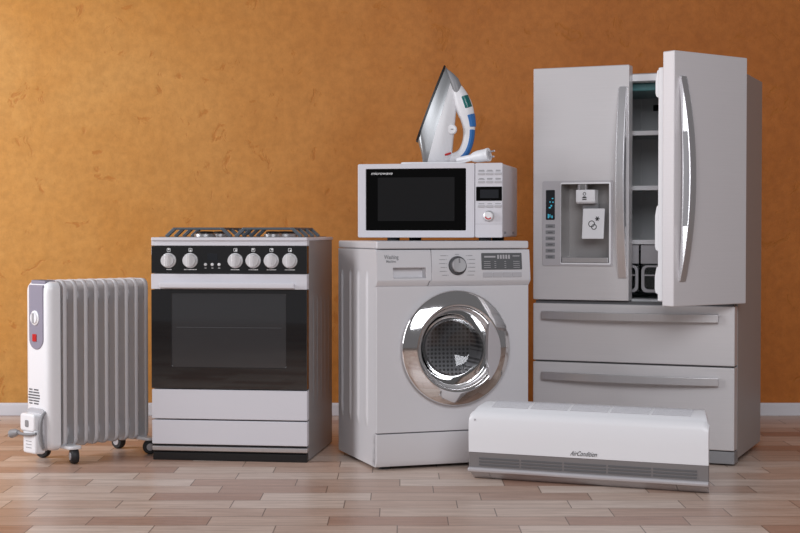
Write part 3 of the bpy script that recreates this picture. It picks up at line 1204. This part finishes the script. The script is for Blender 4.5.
def crescent_handle(parent, c, z0, z1, w, base):
    """upright bowed handle: a crescent standing off the door, bright edges, dark inset on the flanks"""
    def cres(t0, t1, outer, inner, n=20):
        o_, i_ = [], []
        for k in range(n + 1):
            t = t0 + (t1 - t0) * k / n
            q = 1 - (2 * t - 1) ** 2
            z = z0 + (z1 - z0) * t
            o_.append((base - 0.006 - outer * q, z))
            i_.append((base + 0.002 - inner * q, z))
        return o_ + i_[::-1]
    b = MB()
    b.prism(cres(0, 1, 0.046, 0.016), 'x', c - w / 2, c + w / 2)
    h = b.build('handle', M['satin'], parent, bev=0.002, smooth=40)
    for s in (-1, 1):
        b = MB()
        a = cres(0.01, 0.99, 0.0455, 0.0165, 24)
        xs = c + s * w / 2
        b.prism(a, 'x', xs - 0.0008, xs + 0.0008)
        b.build('handle_edge', M['bright_trim'], h)
        b = MB()
        b.prism([(y + 0.004 * (1 if k <= 16 else -1), z) for k, (y, z) in enumerate(cres(0.27, 0.73, 0.0455, 0.0185, 16))], 'x', xs - 0.0014, xs + 0.0014)
        b.build('grip_recess', M['grey'], h)
    return h


# two freezer drawers, hinge strip, base
for za, zb, hz in ((0.372, 0.594, 0.549), (0.057, 0.366, 0.313)):
    b = MB()
    b.box(-fx, fx, 0.0, 0.056, za, zb)
    fd = b.build('freezer_drawer', M['steel'], FR, bev=0.004, seg=3)
    arc_handle(fd, False, hz, -0.352, 0.334, 0.031, 0.030, 0.0, M['satin'])
b = MB()
b.box(-fx + 0.006, fx - 0.006, 0.020, 0.063, 0.04, 0.604)
b.build('drawer_gap', M['dark_grey'], FR)
b = MB()
b.box(-fx, fx, 0.006, 0.08, 0.006, 0.053)
b.build('base_grille', M['grey'], FR, bev=0.004)
for sx in (-0.33, 0.33):
    for yy in (0.10, FD - 0.06):
        b = MB()
        b.cyl((sx, yy, 0), 0.02, 0.0, 0.022, 'z', 16)
        b.build('foot', M['rubber'], FR)
b = MB()
b.box(0.20, 0.355, 0.02, 0.07, 0.594, 0.603)
b.build('door_hinge', M['grey'], FR, bev=0.002)

# left door with the dispenser opening
TD = 0.055
lx0, lx1 = -fx, -0.011
cx0, cx1, cz0, cz1 = -0.277, -0.086, 0.752, 1.056
b = MB()
b.ring(rrect(lx0, lx1, 0.608, 1.507, 0.004, 4), rrect(cx0, cx1, cz0, cz1, 0.003, 4), 'y', 0.0, TD)
ld = b.build('left_door', M['steel'], FR, bev=0.004, seg=3)
b = MB()
b.box(lx0 + 0.015, cx0 - 0.004, TD - 0.001, TD + 0.03, 0.625, 1.46)
b.box(cx1 + 0.004, lx1 - 0.015, TD - 0.001, TD + 0.03, 0.625, 1.46)
b.box(cx0 - 0.004, cx1 + 0.004, TD - 0.001, TD + 0.03, 0.625, cz0 - 0.004)
b.box(cx0 - 0.004, cx1 + 0.004, TD - 0.001, TD + 0.03, cz1 + 0.004, 1.46)
b.build('door_liner', M['bright_white'], ld, bev=0.004)
crescent_handle(ld, -0.034, 0.695, 1.424, 0.031, 0.0)
# dispenser
b = MB()
rec = rrect(cx0 + 0.0005, cx1 - 0.0005, cz0 + 0.0005, cz1 - 0.0005, 0.003, 4)
rec2 = [(cx0 + (x - cx0) * 0.94 + 0.006, z) for x, z in rec]
b.loft([[(x, -0.002, z) for x, z in rec], [(x, 0.085, z) for x, z in rec2]], False, True)
b.build('dispenser_recess', M['recess'], ld, smooth=30)
b = MB()
b.ring(rrect(-0.352, -0.072, 0.740, 1.069, 0.006, 4), rrect(cx0, cx1, cz0, cz1, 0.003, 4), 'y', -0.004, 0.001)
b.build('dispenser_surround', M['silver_plastic'], ld, bev=0.0015)
b = MB()
b.ring(rrect(cx0 - 0.0015, cx1 + 0.007, cz0 - 0.006, cz1 + 0.006, 0.005, 4), rrect(cx0, cx1, cz0, cz1, 0.003, 4), 'y', -0.007, -0.003)
b.build('dispenser_bezel', M['bright_white'], ld, bev=0.001)
b = MB()
b.prism(rrect(-0.338, -0.302, 0.918, 1.034, 0.003, 3), 'y', -0.0055, 0.0)
b.build('display', M['screen'], ld)
b = MB()
for (x, z, w, h) in ((-0.330, 0.925, 0.004, 0.016), (-0.323, 0.928, 0.003, 0.012), (-0.315, 0.925, 0.004, 0.010), (-0.326, 0.963, 0.008, 0.005),
                     (-0.319, 0.970, 0.006, 0.006), (-0.312, 0.985, 0.005, 0.004), (-0.323, 0.985, 0.004, 0.005), (-0.314, 0.999, 0.006, 0.004)):
    b.box(x, x + w, -0.0060, -0.0052, z, z + h)
b.build('display_digits', M['cyan'], ld)
for i in range(6):
    z = 0.894 - i * 0.0238
    b = MB()
    b.prism(rrect(-0.339, -0.301, z - 0.0075, z + 0.0075, 0.002, 3), 'y', -0.0055, 0.0)
    b.mi = 1
    b.box(-0.330, -0.310, -0.0060, -0.0052, z - 0.003, z + 0.002)
    b.build('button', [M['grey'], M['dark_grey']], ld, bev=0.001)
xc = 0.5 * (cx0 + cx1)
b = MB()
b.cyl((-0.199, 0.030, 0), 0.026, 1.034, 1.0555, 'z', 32)
b.build('water_spout', M['chrome'], ld)
b = MB()
b.prism([(0.004, 1.034), (0.004, 0.987), (0.012, 0.981), (0.055, 0.981), (0.055, 1.034)], 'x', -0.221, -0.145)
ih = b.build('water_paddle', M['bright_white'], ld, bev=0.003)
b = MB()
b.X = Matrix.Translation((-0.186, 0.0035, 1.010))
b.ring(circle(0, 0.008, 0.0065, 12), circle(0, 0.008, 0.0045, 12), 'y', -0.001, 0.001)
b.prism([(-0.010, -0.008), (-0.004, -0.002), (0.004, -0.002), (0.010, -0.008)], 'y', -0.001, 0.001)
b.box(-0.008, 0.008, -0.001, 0.001, -0.015, -0.011)
b.build('paddle_marking', M['mark_black'], ih)
b = MB()
b.prism([(0.036, 0.981), (0.060, 0.981), (0.060, 0.955), (0.042, 0.952)], 'x', -0.205, -0.140)
b.build('ice_chute', M['grey'], ld, bev=0.003)
b = MB()
b.X = Matrix.Translation((-0.153, 0.018, 0.962)) @ Matrix.Rotation(-0.14, 4, 'X')
b.prism(rrect(-0.043, 0.043, -0.118, 0.0, 0.004, 4), 'y', 0.0, 0.008)
ipd = b.build('ice_paddle', M['bright_white'], ld, bev=0.002)
b = MB()
b.X = Matrix.Translation((-0.153, 0.018, 0.962)) @ Matrix.Rotation(-0.14, 4, 'X')
b.ring(circle(-0.006, -0.060, 0.013, 20), circle(-0.006, -0.060, 0.0100, 20), 'y', -0.001, 0.001)
b.ring(circle(0.004, -0.072, 0.011, 20), circle(0.004, -0.072, 0.0082, 20), 'y', -0.001, 0.001)
for k in range(3):
    b.X = Matrix.Translation((-0.153 + 0.016, 0.012, 0.962 - 0.040)) @ Matrix.Rotation(-0.14, 4, 'X') @ Matrix.Rotation(k * PI / 3, 4, 'Y')
    b.box(-0.009, 0.009, -0.002, 0.003, -0.0016, 0.0016)
b.build('paddle_marking', M['mark_black'], ipd)
b = MB()
b.box(cx0 + 0.003, cx1 - 0.003, -0.006, 0.070, cz0 + 0.001, cz0 + 0.022)
b.build('drip_tray', M['satin'], ld, bev=0.003)

# right door, swung open about its hinge
PX, PY, PHI = 0.3978, 0.0369, 1.0597
b = MB()
b.X = Matrix.Translation((-PX, -PY, 0))
b.box(0.0005, 0.3965, 0.0, TD, 0.606, 1.513)
rd = b.build('right_door', M['door_steel'], FR, bev=0.004, seg=3, loc=(PX, PY, 0), rot=(0, 0, PHI))


def in_door(b):
    b.X = Matrix.Translation((-PX, -PY, 0))
    return b


b = in_door(MB())
b.box(0.014, 0.37, TD - 0.002, TD + 0.034, 0.622, 1.46)
b.build('door_liner', M['bright_white'], rd, bev=0.004)
for za, zb in ((1.35, 1.456), (0.80, 0.97), (0.645, 0.75)):
    b = in_door(MB())
    prf = [(TD + 0.03, za), (TD + 0.046, za + 0.006), (TD + 0.050, za + 0.02), (TD + 0.050, zb - 0.04), (TD + 0.042, zb - 0.006), (TD + 0.03, zb)]
    b.prism(prf, 'x', 0.016, 0.365)
    b.build('door_bin', M['bright_white'], rd, bev=0.003)
crescent_handle(rd, 0.044 - PX, 0.695, 1.424, 0.031, -PY)

# ================================================================== AIR CONDITIONER
AC = thing('air_conditioner', 'white split air conditioner indoor unit resting on the floor before the refrigerator',
           'air conditioner', (0.6354, 5.0680, 0), -0.389)
AC.scale = (0.99, 1.0, 1.035)
ah = 0.425
# profile (y, z): underside slopes up to the lip, front panel, sloping top
body = [(0.045, 0.0), (0.022, 0.012), (0.002, 0.028), (0.002, 0.214), (0.012, 0.2305), (0.040, 0.246), (0.085, 0.2575), (0.125, 0.259), (0.142, 0.250), (0.146, 0.23), (0.146, 0.012), (0.135, 0.0)]


def ac_loop(hx, k, sgn, back):
    """end loop; the ends draw in towards the back"""
    cy, cz_ = 0.07, 0.12
    return [(sgn * (hx - back * max(0.0, min(1.0, y / 0.12))), cy + (y - cy) * k, cz_ + (z - cz_) * k) for y, z in body]


b = MB()
b.loft([ac_loop(ah - 0.002, 0.95, -1, 0.035), ac_loop(ah - 0.006, 0.99, -1, 0.033), ac_loop(ah - 0.016, 1.0, -1, 0.030),
        ac_loop(ah - 0.016, 1.0, 1, 0.030), ac_loop(ah - 0.006, 0.99, 1, 0.033), ac_loop(ah - 0.002, 0.95, 1, 0.035)])
b.build('housing', M['bright_white'], AC, bev=0.002, smooth=30)
b = MB()
# glossy front panel, rolled over at the top
fp = [(-0.012, 0.094), (-0.014, 0.15), (-0.013, 0.205), (-0.009, 0.219), (0.0, 0.2295), (0.010, 0.2355), (0.012, 0.2315), (0.004, 0.224), (0.0, 0.214), (0.0, 0.094)]
b.loft([[(x, y, 0.094 + (z - 0.094) * kz) for y, z in fp] for x, kz in ((-ah, 0.90), (-ah + 0.008, 0.965), (-ah + 0.022, 1.0), (ah - 0.022, 1.0), (ah - 0.008, 0.965), (ah, 0.90))])
b.build('front_panel', M['bright_white'], AC, bev=0.0015, smooth=35)
b = MB()
b.prism([(-0.010, 0.0935), (0.0035, 0.0935), (0.0035, 0.030), (-0.008, 0.038)], 'x', -ah, ah)
band = b.build('lower_band', M['taupe'], AC, bev=0.002)
b = MB()
for z in (0.053, 0.0635, 0.074):
    for i in range(5):
        w = 2 * (ah - 0.035) / 5
        x0 = -ah + 0.035 + i * w
        b.box(x0 + 0.004, x0 + w - 0.004, -0.0112, -0.006, z - 0.0028, z + 0.0028)
b.build('outlet_slots', M['dark_grey'], band)
b = MB()
b.prism([(-0.010, 0.043), (-0.017, 0.0415), (-0.0205, 0.036), (-0.0185, 0.0295), (-0.012, 0.025), (0.010, 0.025), (0.010, 0.039)], 'x', -ah - 0.001, ah + 0.001)
b.build('silver_lip', M['silver_plastic'], AC, bev=0.002)
b = MB()
b.prism([(-0.010, 0.026), (-0.003, 0.021), (0.018, 0.007), (0.030, 0.001), (0.040, 0.0), (0.02, 0.024)], 'x', -ah + 0.075, ah - 0.11)
b.build('air_flap', M['light_grey'], AC, bev=0.0015)
for sx in (-1, 1):
    xa, xb = (-ah + 0.006, -ah + 0.0735) if sx < 0 else (ah - 0.1085, ah - 0.006)
    b = MB()
    b.prism([(-0.010, 0.026), (-0.003, 0.021), (0.018, 0.007), (0.030, 0.001), (0.040, 0.0), (0.02, 0.024)], 'x', xa, xb)
    b.build('underside_trim', M['light_grey'], AC, bev=0.0015)
# intake grille along the top
b = MB()
for i in range(5):
    w = 2 * (ah - 0.065) / 5
    x0 = -ah + 0.065 + i * w
    for j in range(8):
        y = 0.036 + j * 0.0075
        t = (y - 0.040) / 0.045
        z = 0.246 + 0.0115 * t + (0.0028 * t if t < 0 else 0)
        b.box(x0 + 0.005, x0 + w - 0.005, y, y + 0.0032, z - 0.003, z + 0.0014)
b.build('intake_grille', M['light_grey'], AC)
text('brand_marking', 'AirCondition', 0.022, M['mark_black'], AC, (-0.052, -0.0142, 0.1025), (PI / 2, 0, 0), 0.5, 0.096, 0.0)
for sx in (-ah + 0.024,):
    b = MB()
    b.lathe([(0.0035, 0.0), (0.0035, -0.003), (0.0, -0.0035)], (sx, -0.0115, 0.205), 'y', 16)
    b.build('panel_clip', M['light_grey'], AC)

# ================================================================== OIL RADIATOR
RA = thing('oil_radiator', 'white finned oil-filled radiator on castors, left of the gas stove',
           'radiator', (-1.183, 5.766, 0), PI / 4)
NF = 9
rf = None
for i in range(NF):
    x = -0.183 + i * 0.0462
    if rf is None:
        b = MB()
        outl = rrect(-0.075, 0.075, 0.056, 0.690, 0.030, 6)

        def sc(k):
            return [(0.0 + y * k, 0.373 + (z - 0.373) * (1 - (1 - k) * 0.22)) for y, z in outl]
        # thin web with a rounded, thicker rim
        pro = [(-0.0045, 0.80), (-0.0050, 0.88), (-0.0080, 0.925), (-0.0088, 0.96), (-0.0070, 0.99), (0.0, 1.0), (0.0070, 0.99), (0.0088, 0.96), (0.0080, 0.925), (0.0050, 0.88), (0.0045, 0.80)]
        b.loft([[(xx, y, z) for y, z in sc(k)] for xx, k in pro])
        rf = b.build('fin', M['radiator'], RA, smooth=60, loc=(x, 0, 0))
    else:
        f = rf.copy()
        C.objects.link(f)
        f.location.x = x
for z in (0.11, 0.63):
    b = MB()
    b.cyl((0, 0, z), 0.028, -0.19, 0.19, 'x', 20)
    b.build('oil_pipe', M['radiator'], RA)
# control housing at the near end
outl = rrect(-0.078, 0.088, 0.050, 0.685, 0.030, 8)
outl_c = (0.005, 0.3675)


def hl(x, k, dz=0.0):
    return [(x, outl_c[0] + (y - outl_c[0]) * k, outl_c[1] + (z - outl_c[1]) * (1 - (1 - k) * 0.25) + dz) for y, z in outl]


b = MB()
b.loft([hl(-0.206, 1.0), hl(-0.232, 1.0), hl(-0.242, 0.965), hl(-0.252, 0.88), hl(-0.257, 0.74), hl(-0.259, 0.5)])
hs = b.build('control_housing', M['bright_white'], RA, smooth=60)
b = MB()
# lilac control strip down the top of the housing, wrapping over the top edge
ys0, ys1 = -0.046, 0.052
strip_p = [(ys0, 0.672), (ys0, 0.47)] + [((ys0 + ys1) / 2 + (ys1 - ys0) / 2 * math.cos(a), 0.47 + 0.042 * math.sin(a)) for a in [math.radians(180 + 12 * i) for i in range(1, 15)]] + [(ys1, 0.47), (ys1, 0.672)]
b.prism(strip_p, 'x', -0.2625, -0.245)
b.prism([(ys0, 0.668), (ys1, 0.668), (ys1, 0.6895), (ys0, 0.6895)], 'x', -0.252, -0.205)
cs = b.build('control_strip', M['lilac'], hs, bev=0.004)
b = MB()
for i in range(6):
    b.box(-0.250 + i * 0.007, -0.2465 + i * 0.007, ys0 + 0.006, ys1 - 0.006, 0.6895, 0.6905)
b.build('top_slots', M['dark_grey'], cs)
b = MB()
b.lathe([(0.028, -0.262), (0.028, -0.2655), (0.023, -0.267), (0.0215, -0.271), (0.0, -0.272)], (0, 0.006, 0.548), 'x', 28)
b.build('thermostat_dial', M['bright_white'], cs)
b = MB()
b.box(-0.2765, -0.271, 0.002, 0.010, 0.530, 0.566)
b.build('dial_grip', M['light_grey'], cs, bev=0.001)
b = MB()
b.box(-0.2665, -0.261, -0.004, 0.022, 0.459, 0.487)
sw = b.build('power_switch', M['red'], cs, bev=0.002)
b = MB()
for j in range(6):
    z = 0.222 + j * 0.0105
    k = 1 - abs(j - 2.5) / 6
    for yc, wd in ((0.044, 0.018 * k), (0.006, 0.026 * k)):
        b.box(-0.2605, -0.2550, yc - wd, yc + wd, z, z + 0.0045)
b.build('vent_slots', M['seam'], hs)
# cord store with the grey plug at the foot of the housing
b = MB()
b.prism(rrect(-0.060, 0.068, 0.048, 0.208, 0.030, 6), 'x', -0.266, -0.24)
b.build('cord_recess', M['light_grey'], hs, bev=0.003)
b = MB()
b.prism(rrect(-0.046, 0.044, 0.040, 0.130, 0.010, 5), 'x', -0.296, -0.25)
b.prism(rrect(-0.042, 0.058, 0.122, 0.190, 0.014, 5), 'x', -0.300, -0.25)
cb = b.build('cord_cleat', M['bright_white'], hs, bev=0.009, seg=4)
b = MB()
b.prism(rrect(-0.006, 0.018, 0.140, 0.166, 0.006, 4), 'x', -0.3015, -0.298)
for z in (0.062, 0.074, 0.086):
    b.box(-0.2968, -0.2955, -0.020, 0.020, z, z + 0.002)
b.build('cleat_slot', M['grey'], hs)
b = MB()
pth = smooth_path([(-0.245, -0.050, 0.20), (-0.270, -0.056, 0.185), (-0.282, -0.060, 0.150), (-0.280, -0.060, 0.10), (-0.268, -0.056, 0.062)], 5)
b.tube(pth, 0.006, 8)
pth = smooth_path([(-0.294, -0.048, 0.119), (-0.303, -0.02, 0.114), (-0.305, 0.02, 0.112), (-0.304, 0.05, 0.113), (-0.302, 0.066, 0.116)], 5)
b.tube(pth, 0.006, 8)
pc = b.build('power_cord', M['grey'], hs, smooth=60)
b = MB()
b.tube([(-0.303, 0.062, 0.115), (-0.304, 0.082, 0.112), (-0.305, 0.106, 0.106)], [0.009, 0.015, 0.017], 14)
b.mi = 1
for sd in (-1, 1):
    b.tube([(-0.305 + sd * 0.006, 0.105, 0.106 + sd * 0.006), (-0.306 + sd * 0.006, 0.122, 0.101 + sd * 0.006)], 0.0028, 8)
b.build('plug', [M['grey'], M['satin']], pc, smooth=60)
# two castor brackets and four castors
for x in (-0.168, 0.178):
    b = MB()
    b.prism(rrect(x - 0.028, x + 0.028, -0.128, 0.128, 0.020, 5), 'z', 0.055, 0.067)
    b.cyl((x, 0.108, 0), 0.012, 0.050, 0.056, 'z', 16)
    b.cyl((x, -0.108, 0), 0.012, 0.050, 0.056, 'z', 16)
    b.build('castor_bracket', M['bright_white'], RA, bev=0.003)
wp = None
for x in (-0.168, 0.178):
    for y in (-0.108, 0.108):
        if wp is None:
            b = MB()
            b.lathe([(0.014, -0.0145), (0.025, -0.0145), (0.0285, -0.010), (0.0292, 0.0), (0.0285, 0.010), (0.025, 0.0145), (0.014, 0.0145)], (0, 0, 0), 'x', 32)
            w = b.build('castor', M['rubber'], RA, smooth=40, loc=(x, y, 0.0292), rot=(0, 0, -0.35))
            b = MB()
            b.lathe([(0.0145, -0.0140), (0.0140, -0.0170), (0.0, -0.0172), (0.0, 0.0172), (0.0140, 0.0170), (0.0145, 0.0140)], (0, 0, 0), 'x', 24)
            hcap = b.build('hub_cap', M['light_grey'], w)
            wp = (w, hcap)
        else:
            w = wp[0].copy()
            C.objects.link(w)
            w.location = (x, y, 0.0292)
            w.rotation_euler = (0, 0, {(-0.168, 0.108): 0.5, (0.178, -0.108): 1.0, (0.178, 0.108): 0.2}[(x, y)])
            hcap = wp[1].copy()
            C.objects.link(hcap)
            hcap.parent = w
